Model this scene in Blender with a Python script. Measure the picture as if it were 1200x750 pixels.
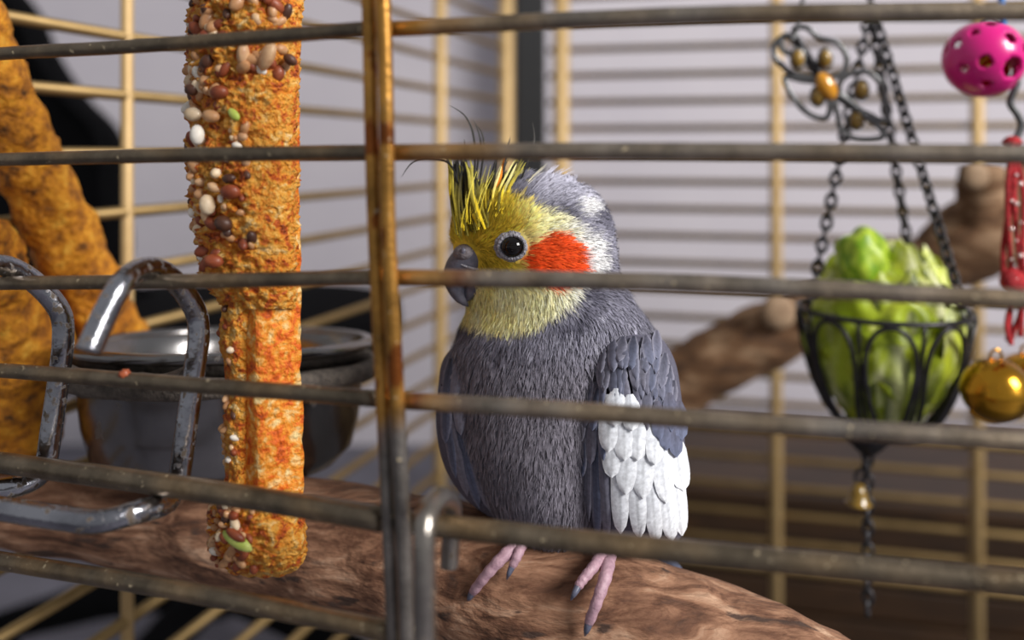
import bpy, math, random
from mathutils import Vector, noise
R = random.Random(7)
scene = bpy.context.scene
col = scene.collection
for o in list(bpy.data.objects): bpy.data.objects.remove(o)

# ------------------------------------------------------------------ camera, world, lights
CAMZ = 0.70; F = 1000.0; HOR = 180.0          # eye height, focal length in px, horizon row
cam = bpy.data.cameras.new('camera'); camo = bpy.data.objects.new('camera', cam); col.objects.link(camo)
camo.location = (0, 0, CAMZ); camo.rotation_euler = (math.pi/2, 0, 0)
cam.sensor_width = 36; cam.lens = 30; cam.shift_y = -(375-HOR)/1200
cam.clip_start = 0.01
cam.dof.use_dof = True; cam.dof.focus_distance = 0.222; cam.dof.aperture_fstop = 6.2
scene.camera = camo
w = bpy.data.worlds.new('room_light'); scene.world = w; w.use_nodes = True
bg = w.node_tree.nodes['Background']; bg.inputs[0].default_value = (0.93, 0.95, 1.0, 1); bg.inputs[1].default_value = 0.30
def area(name, loc, target, size, power, color=(1,1,1)):
    l = bpy.data.lights.new(name, 'AREA'); l.energy = power; l.size = size; l.color = color
    o = bpy.data.objects.new(name, l); col.objects.link(o); o.location = loc
    o.rotation_euler = (Vector(target)-Vector(loc)).to_track_quat('-Z', 'Y').to_euler(); return o
area('window_right_offscreen', (1.5, -0.9, 1.75), (0.1, 0.4, 0.62), 0.8, 62, (1.0, 0.98, 0.96))
scene.view_settings.view_transform = 'Standard'; scene.view_settings.look = 'None'
scene.view_settings.gamma = 1; scene.view_settings.use_curve_mapping = False
scene.view_settings.exposure = 0.28

# ------------------------------------------------------------------ helpers
def P(px, py, d): return Vector(((px-600)/F*d, d, CAMZ-(py-HOR)/F*d))
def srgb(r, g, b):
    f = lambda c: (c/255/12.92) if c/255 <= .04045 else ((c/255+.055)/1.055)**2.4
    return (f(r), f(g), f(b))
LOC = {}
def root(name, loc, label, cat, group=None):
    o = bpy.data.objects.new(name, None); col.objects.link(o); o.location = loc; o.empty_display_size = .01
    o['label'] = label; o['category'] = cat
    if group: o['group'] = group
    LOC[o.name] = Vector(loc); return o
def mk(name, V, Fc, mat, parent=None, smooth=True, colors=None, loc=None):
    """one mesh object; V in world metres"""
    L = LOC[parent.name] if parent else (Vector(loc) if loc else Vector((0,0,0)))
    m = bpy.data.meshes.new(name); m.from_pydata([tuple(Vector(v)-L) for v in V], [], Fc)
    if smooth: m.polygons.foreach_set('use_smooth', [True]*len(m.polygons))
    m.materials.append(mat)
    if colors:
        a = m.color_attributes.new('Col', 'FLOAT_COLOR', 'POINT')
        a.data.foreach_set('color', [x for c in colors for x in (c[0], c[1], c[2], 1)])
    m.update()
    o = bpy.data.objects.new(name, m); col.objects.link(o)
    if parent: o.parent = parent
    else: o.location = L
    LOC[o.name] = L; return o
def tag(o, label, cat, group=None):
    o['label'] = label; o['category'] = cat
    if group: o['group'] = group
    return o
def struct(o): o['kind'] = 'structure'; return o
def spline(pts, n=8, closed=False):
    """Catmull-Rom through tuples of any length"""
    out = []; N = len(pts); last = N if closed else N-1
    for i in range(last):
        g = lambda k: pts[k % N] if closed else pts[max(0, min(N-1, k))]
        a, b, c, d = g(i-1), g(i), g(i+1), g(i+2)
        for j in range(n):
            t = j/n
            out.append(tuple(.5*(2*q+(r-p)*t+(2*p-5*q+4*r-s)*t*t+(3*q-p-3*r+s)*t**3) for p, q, r, s in zip(a, b, c, d)))
    if not closed: out.append(tuple(pts[-1]))
    return out
def tube_mesh(pts, rad, ns=10, closed=False, caps=True, rfun=None):
    pts = [Vector(p) for p in pts]; n = len(pts)
    if not hasattr(rad, '__len__'): rad = [rad]*n
    V, Fc = [], []; up = None
    for i in range(n):
        if closed: t = pts[(i+1) % n]-pts[i-1]
        else: t = pts[min(n-1, i+1)]-pts[max(0, i-1)]
        t.normalize()
        if up is None:
            up = Vector((0,0,1)) if abs(t.z) < .9 else Vector((1,0,0))
        up = (up-t*up.dot(t)).normalized(); s = t.cross(up)
        for k in range(ns):
            a = 2*math.pi*k/ns; r = rad[i]
            if rfun: r = r*rfun(pts[i], a, i)
            V.append(pts[i]+(up*math.cos(a)+s*math.sin(a))*r)
    for i in range(n if closed else n-1):
        j = (i+1) % n
        for k in range(ns):
            l = (k+1) % ns
            Fc.append((i*ns+k, i*ns+l, j*ns+l, j*ns+k))
    if caps and not closed:
        Fc.append(tuple(range(ns))[::-1]); Fc.append(tuple((n-1)*ns+k for k in range(ns)))
    return V, Fc
def tube(name, pts, rad, mat, parent=None, **k):
    V, Fc = tube_mesh(pts, rad, **k); return mk(name, V, Fc, mat, parent)
def ptube(name, pix, rad, mat, parent, n=8, **k):
    """wire through (px, py, depth) control points"""
    cf = k.pop('cf', None); q = spline([tuple(P(*p)) for p in pix], n); V, Fc = tube_mesh(q, rad, **k)
    return mk(name, V, Fc, mat, parent, colors=[cf(v) for v in V] if cf else None)
def ball_mesh(c, r, nu=12, nv=8, axes=None):
    c = Vector(c); r = Vector((r,)*3) if not hasattr(r, '__len__') else Vector(r)
    V = []; Fc = []
    ax = axes or (Vector((1,0,0)), Vector((0,1,0)), Vector((0,0,1)))
    for j in range(nv+1):
        ph = math.pi*j/nv
        for i in range(nu):
            th = 2*math.pi*i/nu
            p = (math.sin(ph)*math.cos(th)*r[0], math.sin(ph)*math.sin(th)*r[1], math.cos(ph)*r[2])
            V.append(c+ax[0]*p[0]+ax[1]*p[1]+ax[2]*p[2])
    for j in range(nv):
        for i in range(nu):
            k = (i+1) % nu; Fc.append((j*nu+i, j*nu+k, (j+1)*nu+k, (j+1)*nu+i))
    return V, Fc
def ball(name, c, r, mat, parent, **k):
    V, Fc = ball_mesh(c, r, **k); return mk(name, V, Fc, mat, parent)
def box_mesh(o, u, v, w_, bev=0.0):
    """box from corner o along vectors u, v, w_ with chamfered edges"""
    import bmesh
    bm = bmesh.new(); vs = [bm.verts.new(o+u*a+v*b+w_*c) for a in (0,1) for b in (0,1) for c in (0,1)]
    for f in ((0,1,3,2),(4,6,7,5),(0,4,5,1),(2,3,7,6),(0,2,6,4),(1,5,7,3)): bm.faces.new([vs[i] for i in f])
    bmesh.ops.recalc_face_normals(bm, faces=bm.faces)
    if bev: bmesh.ops.bevel(bm, geom=bm.edges[:], offset=bev, segments=2, affect='EDGES', profile=.5)
    bm.verts.ensure_lookup_table(); bm.verts.index_update()
    V = [x.co.copy() for x in bm.verts]; Fc = [tuple(x.index for x in f.verts) for f in bm.faces]; bm.free(); return V, Fc
def box(name, o, u, v, w_, mat, parent=None, bev=0.0, loc=None):
    V, Fc = box_mesh(Vector(o), Vector(u), Vector(v), Vector(w_), bev); return mk(name, V, Fc, mat, parent, smooth=False, loc=loc)
def join(parts):
    V, Fc = [], []
    for v, f in parts:
        b = len(V); V += list(v); Fc += [tuple(i+b for i in x) for x in f]
    return V, Fc

# ------------------------------------------------------------------ materials
def mat(name, stops, scale=60, detail=6, rough=.5, metal=0.0, bump=0.0, bscale=None, coat=0.0, spec=.5,
        stretch=None, distort=0.0, roughvar=0.0, speck=None, sss=0.0):
    """noise -> colour ramp; stops = [(pos, (r,g,b) sRGB 0-255)]"""
    m = bpy.data.materials.new(name); m.use_nodes = True; nt = m.node_tree; N = nt.nodes; Lk = nt.links
    b = N['Principled BSDF']; b.inputs['Metallic'].default_value = metal; b.inputs['Roughness'].default_value = rough
    b.inputs['Coat Weight'].default_value = coat; b.inputs['Specular IOR Level'].default_value = spec
    tc = N.new('ShaderNodeTexCoord'); mp = N.new('ShaderNodeMapping'); Lk.new(tc.outputs['Object'], mp.inputs[0])
    if stretch: mp.inputs['Scale'].default_value = stretch
    nz = N.new('ShaderNodeTexNoise'); nz.inputs['Scale'].default_value = scale; nz.inputs['Detail'].default_value = detail
    nz.inputs['Roughness'].default_value = .62; nz.inputs['Distortion'].default_value = distort
    Lk.new(mp.outputs[0], nz.inputs['Vector'])
    cr = N.new('ShaderNodeValToRGB'); e = cr.color_ramp.elements
    while len(e) < len(stops): e.new(.5)
    for el, (p, c) in zip(e, stops): el.position = p; el.color = (*srgb(*c), 1)
    Lk.new(nz.outputs['Fac'], cr.inputs[0]); cout = cr.outputs[0]
    if speck:                                     # (scale, threshold, colour, roughness there)
        sc, th, c, rg = speck
        n2 = N.new('ShaderNodeTexNoise'); n2.inputs['Scale'].default_value = sc; n2.inputs['Detail'].default_value = 5
        Lk.new(mp.outputs[0], n2.inputs['Vector'])
        r2 = N.new('ShaderNodeValToRGB'); r2.color_ramp.elements[0].position = th; r2.color_ramp.elements[1].position = th+.07
        Lk.new(n2.outputs['Fac'], r2.inputs[0])
        mx = N.new('ShaderNodeMixRGB'); Lk.new(r2.outputs[0], mx.inputs[0]); Lk.new(cout, mx.inputs[1]); mx.inputs[2].default_value = (*srgb(*c), 1)
        cout = mx.outputs[0]
        mr = N.new('ShaderNodeMapRange'); Lk.new(r2.outputs[0], mr.inputs[0]); mr.inputs[3].default_value = rough; mr.inputs[4].default_value = rg
        Lk.new(mr.outputs[0], b.inputs['Roughness'])
        if metal > 0:
            mm = N.new('ShaderNodeMapRange'); Lk.new(r2.outputs[0], mm.inputs[0]); mm.inputs[3].default_value = metal; mm.inputs[4].default_value = .1
            Lk.new(mm.outputs[0], b.inputs['Metallic'])
    Lk.new(cout, b.inputs['Base Color'])
    if bump:
        nb = N.new('ShaderNodeTexNoise'); nb.inputs['Scale'].default_value = bscale or scale; nb.inputs['Detail'].default_value = 6
        Lk.new(mp.outputs[0], nb.inputs['Vector'])
        bp = N.new('ShaderNodeBump'); bp.inputs['Strength'].default_value = bump; bp.inputs['Distance'].default_value = .002
        Lk.new(nb.outputs['Fac'], bp.inputs['Height']); Lk.new(bp.outputs[0], b.inputs['Normal'])
    if sss: b.inputs['Subsurface Weight'].default_value = sss; b.inputs['Subsurface Radius'].default_value = (.004, .002, .001)
    return m
def vcol(name, rough=.75, spec=.25, sheen=0.0, trans=0.0):
    m = bpy.data.materials.new(name); m.use_nodes = True; nt = m.node_tree; b = nt.nodes['Principled BSDF']
    a = nt.nodes.new('ShaderNodeVertexColor'); a.layer_name = 'Col'
    nz = nt.nodes.new('ShaderNodeTexNoise'); nz.inputs['Scale'].default_value = 900; nz.inputs['Detail'].default_value = 3
    tc = nt.nodes.new('ShaderNodeTexCoord'); nt.links.new(tc.outputs['Object'], nz.inputs['Vector'])
    mr = nt.nodes.new('ShaderNodeMapRange'); nt.links.new(nz.outputs['Fac'], mr.inputs[0]); mr.inputs[1].default_value = .3; mr.inputs[2].default_value = .7
    mr.inputs[3].default_value = .78; mr.inputs[4].default_value = 1.15
    mx = nt.nodes.new('ShaderNodeVectorMath'); mx.operation = 'SCALE'
    nt.links.new(a.outputs[0], mx.inputs[0]); nt.links.new(mr.outputs[0], mx.inputs['Scale']); nt.links.new(mx.outputs[0], b.inputs['Base Color'])
    b.inputs['Roughness'].default_value = rough; b.inputs['Specular IOR Level'].default_value = spec
    b.inputs['Sheen Weight'].default_value = sheen
    return m
M = {}
M['wall'] = mat('painted_plaster', [(.3, (208,201,208)), (.7, (216,209,214))], scale=6, rough=.9, bump=.05, bscale=200)
M['floor'] = mat('grey_floor', [(.3, (96,94,102)), (.7, (122,120,130))], scale=9, rough=.6)
M['bar'] = mat('aged_cage_wire', [(.25, (80,66,48)), (.5, (118,101,80)), (.72, (146,124,94))], scale=120, rough=.36, metal=.8, bump=.25, bscale=900,
               speck=(420, .64, (176,158,120), .8))
M['brass'] = mat('worn_brass_wire', [(.25, (150,98,40)), (.5, (205,155,75)), (.75, (228,190,120))], scale=90, rough=.3, metal=.85, bump=.15, bscale=700,
                 speck=(130, .61, (120,66,30), .7))
M['brassbar'] = mat('worn_brass_bar', [(.25, (112,78,40)), (.5, (158,118,66)), (.75, (184,150,98))], scale=110, rough=.32, metal=.82, bump=.2, bscale=800,
                 speck=(300, .63, (120,80,40), .7))
M['backwire'] = mat('dull_brass_wire', [(.3, (140,116,76)), (.7, (160,134,90))], scale=60, rough=.55, metal=.85)
M['goldwire'] = mat('golden_wire', [(.3, (182,150,100)), (.7, (204,174,124))], scale=40, rough=.55, metal=.35)
def metal_vcol(name, rough):
    m = mat(name, [(.25, (150,150,150)), (.5, (210,210,210)), (.75, (255,255,255))], scale=130, rough=rough, metal=.8, bump=.12, bscale=1100, speck=(650, .66, (170,154,124), .8))
    nt = m.node_tree; a = nt.nodes.new('ShaderNodeVertexColor'); a.layer_name = 'Col'; cr = [n for n in nt.nodes if n.type == 'VALTORGB'][0]
    mx = nt.nodes.new('ShaderNodeMixRGB'); mx.blend_type = 'MULTIPLY'; mx.inputs[0].default_value = 1
    tgt = [l.to_socket for l in cr.outputs[0].links][0]
    nt.links.new(cr.outputs[0], mx.inputs[1]); nt.links.new(a.outputs[0], mx.inputs[2]); nt.links.new(mx.outputs[0], tgt); return m
M['wear'] = metal_vcol('worn_plated_wire', .34)
M['latch'] = mat('dull_steel', [(.3, (134,128,122)), (.7, (170,162,152))], scale=90, rough=.28, metal=.95, bump=.1, bscale=500, speck=(300, .62, (84,66,46), .8))
M['black'] = mat('black_powder_coat', [(.3, (8,8,10)), (.7, (14,14,17))], scale=40, rough=.6)
M['chrome'] = mat('worn_steel', [(.3, (118,118,124)), (.6, (164,164,170))], scale=70, rough=.18, metal=1.0, bump=.1, bscale=600,
                  speck=(480, .58, (84,72,60), .7))
M['bowl'] = mat('stainless_steel', [(.3, (116,114,114)), (.7, (150,147,145))], scale=40, rough=.2, metal=1.0, bump=.04, bscale=90,
                speck=(90, .66, (92,76,58), .6))
M['ring'] = mat('dirt_caked_steel', [(.3, (70,64,60)), (.7, (120,110,100))], scale=300, rough=.8, metal=.3, bump=.8, bscale=700)
M['perch'] = mat('bare_perch_wood', [(.28, (56,33,21)), (.43, (106,70,49)), (.56, (146,106,80)), (.74, (190,154,126))], scale=200, rough=.85, bump=1.0, bscale=420,
                 stretch=(.25, .8, 1.0), distort=.7, speck=(240, .61, (70,50,40), .9))
M['branch'] = mat('brown_branch_bark', [(.3, (48,30,18)), (.5, (104,72,44)), (.7, (160,130,100))], scale=60, rough=.85, bump=.7, bscale=110, stretch=(.5, 1, 1.4))
M['cutwood'] = mat('cut_branch_wood', [(.3, (120,94,70)), (.7, (160,134,106))], scale=120, rough=.8)
M['crust'] = mat('orange_seed_crust', [(.3, (96,40,8)), (.4, (196,84,12)), (.48, (224,138,30)), (.58, (230,168,66)), (.74, (248,224,172))], scale=330, rough=.5, bump=1.0, bscale=900, distort=.8)
M['core'] = mat('orange_stained_stick', [(.3, (150,56,8)), (.42, (226,100,12)), (.52, (236,150,36)), (.66, (246,216,150))], scale=260, rough=.6, bump=.8, bscale=650, distort=.4)
M['yellowlimb'] = mat('yellow_coated_limb', [(.3, (70,42,8)), (.42, (160,96,12)), (.56, (206,134,20)), (.7, (226,170,60))], scale=190, rough=.8, bump=1.0, bscale=420)
SEEDM = [mat('seed_'+n, [(.3, a), (.7, b)], scale=300, rough=.5, coat=.1) for n, a, b in (
    ('red_brown', (120,50,24), (160,82,46)), ('cream', (214,180,136), (240,220,190)), ('tan', (176,120,74), (206,158,112)),
    ('dark', (60,34,24), (96,58,38)), ('white', (226,214,196), (246,240,230)), ('striped', (190,140,100), (222,184,140)), ('green', (170,190,70), (208,214,120)))]
M['feather'] = vcol('feather_colours'); M['skin'] = mat('pink_toe_skin', [(.3, (158,122,136)), (.7, (196,160,170))], scale=600, rough=.5, bump=.2, bscale=1100)
M['claw'] = mat('dark_claw', [(.3, (66,68,84)), (.7, (104,106,124))], scale=300, rough=.35)
M['beak'] = mat('slate_beak', [(.3, (62,62,74)), (.7, (112,110,122))], scale=260, rough=.32, bump=.2, bscale=500)
M['cere'] = mat('grey_cere_skin', [(.3, (84,78,82)), (.7, (124,116,120))], scale=500, rough=.55, bump=.4, bscale=900)
M['eye'] = mat('dark_brown_eye', [(.3, (8,6,6)), (.7, (16,12,10))], scale=100, rough=.06, spec=.35)
M['eyering'] = mat('pale_eye_skin', [(.3, (124,122,130)), (.7, (182,180,188))], scale=800, rough=.6, bump=.8, bscale=1400)
M['leaf'] = vcol('lettuce_colours', rough=.4, spec=.5)
M['iron'] = mat('dark_iron_wire', [(.3, (38,36,38)), (.7, (72,70,72))], scale=120, rough=.4, metal=.7)
M['pewter'] = mat('pewter_wire', [(.3, (92,92,92)), (.7, (130,130,130))], scale=120, rough=.35, metal=.8)
M['amber'] = mat('amber_bead', [(.3, (190,120,20)), (.7, (226,160,40))], scale=100, rough=.15, coat=.6)
M['darkamber'] = mat('olive_amber_bead', [(.3, (110,84,20)), (.7, (150,116,40))], scale=100, rough=.2, coat=.5)
M['pink'] = mat('magenta_plastic', [(.3, (206,12,116)), (.7, (222,22,132))], scale=20, rough=.28, coat=.3)
M['blue'] = mat('blue_plastic', [(.3, (40,120,200)), (.7, (60,140,216))], scale=20, rough=.3)
M['red'] = mat('red_cord', [(.3, (140,6,16)), (.7, (196,16,28))], scale=500, rough=.6, bump=.6, bscale=1500)
M['gold'] = mat('gold_bell_metal', [(.3, (186,128,30)), (.7, (216,164,60))], scale=30, rough=.18, metal=1.0)
M['silver'] = mat('glitter_bead', [(.3, (220,190,180)), (.7, (250,240,236))], scale=100, rough=.15, metal=.5)
M['plank'] = mat('brown_stained_plank', [(.25, (36,21,8)), (.5, (56,35,14)), (.75, (78,51,24))], scale=14, rough=.6, stretch=(.4, 1, 3), distort=1)
M['chair'] = mat('black_upholstery', [(.3, (5,5,6)), (.7, (10,10,12))], scale=80, rough=.95, spec=.08)
M['tray'] = mat('dark_tray_enamel', [(.3, (40,38,40)), (.7, (56,54,56))], scale=20, rough=.5)

# ------------------------------------------------------------------ room shell
struct(mk('floor', [(-3,-2,0),(3,-2,0),(3,2.3,0),(-3,2.3,0)], [(0,1,2,3)], M['floor'], smooth=False))
struct(box('wall_back', (.045, 1.75, 0), (3,0,0), (0,.4,0), (0,0,2.6), M['wall']))
struct(box('wall_left', (-3, 2.05, 0), (3.04,0,0), (0,.1,0), (0,0,2.6), M['wall']))
struct(box('baseboard_back', (.045, 1.735, 0), (2.95,0,0), (0,.015,0), (0,0,.07), M['wall'], bev=.003))

# ------------------------------------------------------------------ cage
cage = root('bird_cage', (0.1, 0.45, 0), 'wire bird cage with brass and grey bars around the cockatiel', 'bird cage')
dl = lambda px: 1/(4.76+(px/460.0)*1.0)                 # depth of the left front panel at a pixel column
dr = lambda px: 1/(5.76+(px-460)*0.0013)                # right front panel
def bent(pix, dfun, rad, name, m, parent):
    q = spline([tuple(P(x, y, dfun(x))) for x, y in pix], 10)
    def rf(p, a, i): return 1+.03*noise.noise(p*180)
    V, Fc = tube_mesh(q, rad, 12, rfun=rf)
    return mk(name, V, Fc, M['wear'], parent, colors=[m(v) for v in V])
def to_px(v): return 600+v.x/v.y*F, HOR-(v.z-CAMZ)/v.y*F
GB = srgb(132,118,99); GOLD = srgb(206,150,72); RUST = srgb(150,84,34); GREYB = srgb(168,158,146)
def lerp3(a, b, t): t = max(0, min(1, t)); return tuple(p+(q-p)*t for p, q in zip(a, b))
def w_grey(v):
    n_ = noise.noise(v*90); return lerp3(GB, srgb(170,142,106), n_*1.6)
def w_gold_end(v):                                        # plating rubbed to brass next to the upright
    x, y = to_px(v); t = 1-(x-455)/150+.5*noise.noise(v*120)
    return lerp3(lerp3(GREYB, srgb(176,154,126), .5+noise.noise(v*70)), GOLD if noise.noise(v*160) < .25 else RUST, t)
def w_upright(v):
    x, y = to_px(v); t = (y-490)/40+1.2*noise.noise(v*110)
    return lerp3(GOLD if noise.noise(v*150+Vector((5,0,0))) < .22 else RUST, srgb(160,152,144), t)
# door (left) : edge wire with its bars
dz = lambda y: 1/5.72-.0035
door = ptube('door', [(x, y, 1/5.72-.0034) for x, y in ((425,-150),(432,0),(435,140),(439,270),(447,440),(455,600),(461,750),(467,900))], .00145, M['wear'], cage, ns=12, n=20, cf=w_upright)
LB = [([(-150,-55),(0,-66+0),(200,-85),(445,-110)], .00165, 'bar'), ([(-150,76),(0,63),(130,56),(300,44),(440,33)], .00165, 'bar'),
      ([(-150,190),(0,187),(200,182),(440,178.5)], .00165, 'bar'), ([(-150,336),(0,332),(200,330),(440,325)], .0017, 'bar'),
      ([(-150,424),(0,434),(200,449),(440,467)], .0018, 'bar'), ([(-150,520),(0,542),(200,569),(448,608)], .0025, 'bar'),
      ([(-150,630),(0,657),(200,690),(458,740)], .0021, 'bar'), ([(-150,750),(0,782),(200,822),(465,880)], .0018, 'bar')]
for pix, r, n in LB: bent(pix, dl, r, n, w_grey, door)
# fixed front panel
ptube('upright_wire', [(x, y, 1/5.8-.0034) for x, y in ((441,-150),(449,0),(453,140),(455,270),(464,440),(472,600),(478,750),(484,900))], .00155, M['wear'], cage, ns=12, n=20, cf=w_upright)
RB = [([(452,-108),(800,-145),(1200,-152),(1400,-155)], .00165, M['bar']), ([(455,34),(700,22),(900,15.5),(1200,14),(1400,12)], .0017, M['brassbar']),
      ([(455,178.5),(700,177),(900,178),(1200,181),(1400,183)], .0017, M['brassbar']), ([(458,325),(700,329),(840,333),(1200,351),(1400,361)], .00175, M['brassbar']),
      ([(465,469),(650,480),(840,493),(1200,517),(1400,530)], .0018, M['brassbar']), ([(468,611),(515,616),(700,636),(840,650),(1200,683),(1400,702)], .0022, M['bar']),
      ([(478,762),(700,790),(1000,826),(1400,872)], .0020, M['bar'])]
ptube('upright_wire', [(1392, y, dr(1392)-.0035) for y in (-200, 100, 400, 700, 950)], .0016, M['wear'], cage, ns=12, n=20, cf=w_upright)
ptube('hinge_wire', [(-142, y, dl(-142)-.0035) for y in (-100, 100, 400, 700, 850)], .0016, M['wear'], door, ns=12, n=20, cf=w_upright)
for pix, r, m in RB: bent(pix, dr, r, 'bar', w_gold_end if m is M['brassbar'] else w_grey, cage)
ptube('latch_hook', [(499,860,.1535),(498,750,.1535),(497,660,.154),(498,615,.1555),(505,592,.160),(517,583,.167),(528,590,.175),(530,612,.1805),(528,640,.182),(527,664,.182)], .00205, M['latch'], cage, ns=14)

# back wall and left wall bars, built as two straight walls of evenly spaced wires
cornerB = Vector((.026*.82, .82)); angB = math.radians(12.7)
uB = Vector((math.cos(angB), -math.sin(angB)))
cornerL = Vector((-.006, .815)); frontL = Vector((-.168, .357)); uL = (frontL-cornerL).normalized()
S = .025
def w3(c, z): return Vector((c.x, c.y, z))
zB = [CAMZ-(y-HOR)/F*.79 for y in (55,)][0]
for k in range(-9, 20):
    z = zB-k*S
    tube('bar', [w3(cornerB+uB*.014, z), w3(cornerB+uB*.95, z)], .0031, M['backwire'], cage, ns=8)
zL = CAMZ-(40-HOR)/F*.357
for k in range(-7, 20):
    z = zL-k*S
    tube('bar', [w3(cornerL, z), w3(cornerL+uL*.62, z)], .0025, M['backwire'], cage, ns=8)
nB = Vector((-uB.y, uB.x)); nL = Vector((uL.y, -uL.x))
def hitB(px):                                            # where a pixel column meets the back wall
    k = (px-600)/F; t = (cornerB.x-k*cornerB.y)/(k*uB.y-uB.x); return cornerB+uB*t
def hitL(px):
    k = (px-600)/F; t = (cornerL.x-k*cornerL.y)/(k*uL.y-uL.x); return cornerL+uL*t
for px in (659, 909, 1143, 1350):
    c = hitB(px)-Vector((nB.x, nB.y))*.005
    tube('upright_wire', [w3(c, .2), w3(c, 1.05)], .0075 if px < 700 else .0055, M['goldwire'], cage, ns=8)
for px, r in ((593, .0075), (516, .0050), (149, .0028)):
    c = hitL(px)
    tube('upright_wire', [w3(c, .2), w3(c, 1.05)], r, M['goldwire'], cage, ns=8)
pc = Vector((.0175, .83)); h = .0148
V, Fc = box_mesh(Vector((pc.x-h, pc.y-h, 0)), Vector((2*h,0,0)), Vector((0,2*h,0)), Vector((0,0,1.1)), .003)
mk('corner_post', V, Fc, M['black'], cage, smooth=False)
# tray and the remaining posts, below the picture
base = [Vector((-.235, .23)), Vector((.0, .84)), Vector((.95, .62)), Vector((.75, .02))]
V, Fc = box_mesh(Vector((0,0,0)), Vector((1,0,0)), Vector((0,1,0)), Vector((0,0,1)), .0)
Vq = [w3(p, z) for z in (.165, .2) for p in base]
mk('tray', Vq, [(3,2,1,0),(4,5,6,7),(0,1,5,4),(1,2,6,5),(2,3,7,6),(3,0,4,7)], M['tray'], cage, smooth=False)
for p in (base[0], base[2], base[3]):
    V, Fc = box_mesh(Vector((p.x-.012, p.y-.012, 0)), Vector((.024,0,0)), Vector((0,.024,0)), Vector((0,0,.2)), .002); mk('stand_leg', V, Fc, M['black'], cage, smooth=False)

# ------------------------------------------------------------------ furniture behind the cage
side = root('wooden_chest', (.45, 1.05, 0), 'low brown wooden chest of horizontal planks behind the cage', 'chest')
c0 = Vector((.03, 1.13)); uS = uB
topz = CAMZ-.385*1.08
box('top_board', w3(c0-uS*.02+Vector((nB.x,nB.y))*-.015, topz-.02), w3(uS*1.25,0), Vector((nB.x,nB.y,0))*.34, (0,0,.02), M['plank'], side, bev=.003)
box('carcass', w3(c0+Vector((nB.x,nB.y))*.012, 0), w3(uS*1.2,0), Vector((nB.x,nB.y,0))*.3, (0,0,topz-.021), M['plank'], side)
nP = 6; ph = (topz-.024)/nP
for k in range(nP):
    box('plank', w3(c0, .004+k*ph), w3(uS*1.2,0), Vector((nB.x,nB.y,0))*.011, (0,0,ph-.006), M['plank'], side, bev=.002)

chair = root('office_chair', (-.42, 1.12, 0), 'black upholstered office chair behind the left side of the cage', 'chair')
def cushion(name, c, size, power, parent, rotx=0.0, rotz=0.0):
    V, Fc = ball_mesh((0,0,0), 1, 32, 20); out = []
    for v in V:
        q = Vector([math.copysign(abs(a)**power, a) for a in v]); q = Vector((q.x*size[0], q.y*size[1], q.z*size[2]))
        y, z = q.y*math.cos(rotx)-q.z*math.sin(rotx), q.y*math.sin(rotx)+q.z*math.cos(rotx)
        x, y = q.x*math.cos(rotz)-y*math.sin(rotz), q.x*math.sin(rotz)+y*math.cos(rotz)
        out.append(Vector(c)+Vector((x, y, z)))
    return mk(name, out, Fc, M['chair'], parent)
cushion('seat', (-.40, 1.16, .46), (.24, .23, .045), .55, chair)
bk = spline([tuple(P(x, y, 1.02)) for x, y in ((-120,-160),(-40,-70),(28,0),(58,62),(92,112),(134,160),(142,240),(140,320),(60,350),(-60,350),(-150,300),(-190,60))], 5, closed=True)
n = len(bk); cb = sum((Vector(p) for p in bk), Vector())/n; V = []; Fc = []
for off, sc in ((-.03, .9), (-.04, .97), (0, 1.0), (.03, .97), (.035, .88)):
    for p in bk: V.append(cb+(Vector(p)-cb)*sc+Vector((0, off, 0)))
for j in range(4):
    for i in range(n): Fc.append((j*n+i, j*n+(i+1) % n, (j+1)*n+(i+1) % n, (j+1)*n+i))
Fc += [tuple(range(n))[::-1], tuple(4*n+i for i in range(n))]
mk('backrest', V, Fc, M['chair'], chair)
tube('gas_column', [(-.40,1.16,.08), (-.40,1.16,.43)], .03, M['chair'], chair, ns=14)
for k in range(5):
    a = 2*math.pi*k/5-.5; e = Vector((-.40+.28*math.cos(a), 1.16+.28*math.sin(a), .075))
    lg = tube('leg', [(-.40,1.16,.12), (-.40+.15*math.cos(a), 1.16+.15*math.sin(a), .105), e], [.03,.026,.02], M['chair'], chair, ns=10)
    V, Fc = ball_mesh(e-Vector((0,0,.043)), (.03,.03,.032), 12, 8); mk('castor', V, Fc, M['chair'], lg)
tube('back_support', [(-.40,1.2,.43), (-.48,1.28,.45), (-.56,1.08,.55)], .018, M['chair'], chair, ns=10)

# ------------------------------------------------------------------ perch branches
PC = spline([(-70,582,.281,42),(0,590,.288,46),(200,612,.284,58),(450,652,.262,76),(650,712,.243,88),(800,772,.234,93),(950,842,.225,98),(1150,950,.215,104)], 10)
def lumpy(amp, sc, seed=0): return lambda p, a, i: 1+amp*noise.fractal((p+Vector((math.cos(a), math.sin(a), seed))*.012)*sc, 1, 2, 4)
V, Fc = tube_mesh([P(x, y, d) for x, y, d, r in PC], [r*d/F for x, y, d, r in PC], ns=40, rfun=lumpy(.09, 55))
perch = mk('perch_branch', V, Fc, M['perch'], loc=P(650, 760, .243)); tag(perch, 'thick bare wooden perch branch under the cockatiel feet', 'perch')
def perch_front(px, py):
    i = min(range(len(PC)), key=lambda k: abs(PC[k][0]-px)); _, yc, d, r = PC[i]; r = r*d/F; dy = (py-yc)*d/F
    return d-math.sqrt(max(0, r*r-dy*dy))
br = root('forked_branch', P(1000, 380, .52), 'brown forked branch slanting behind the lettuce basket', 'branch')
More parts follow.
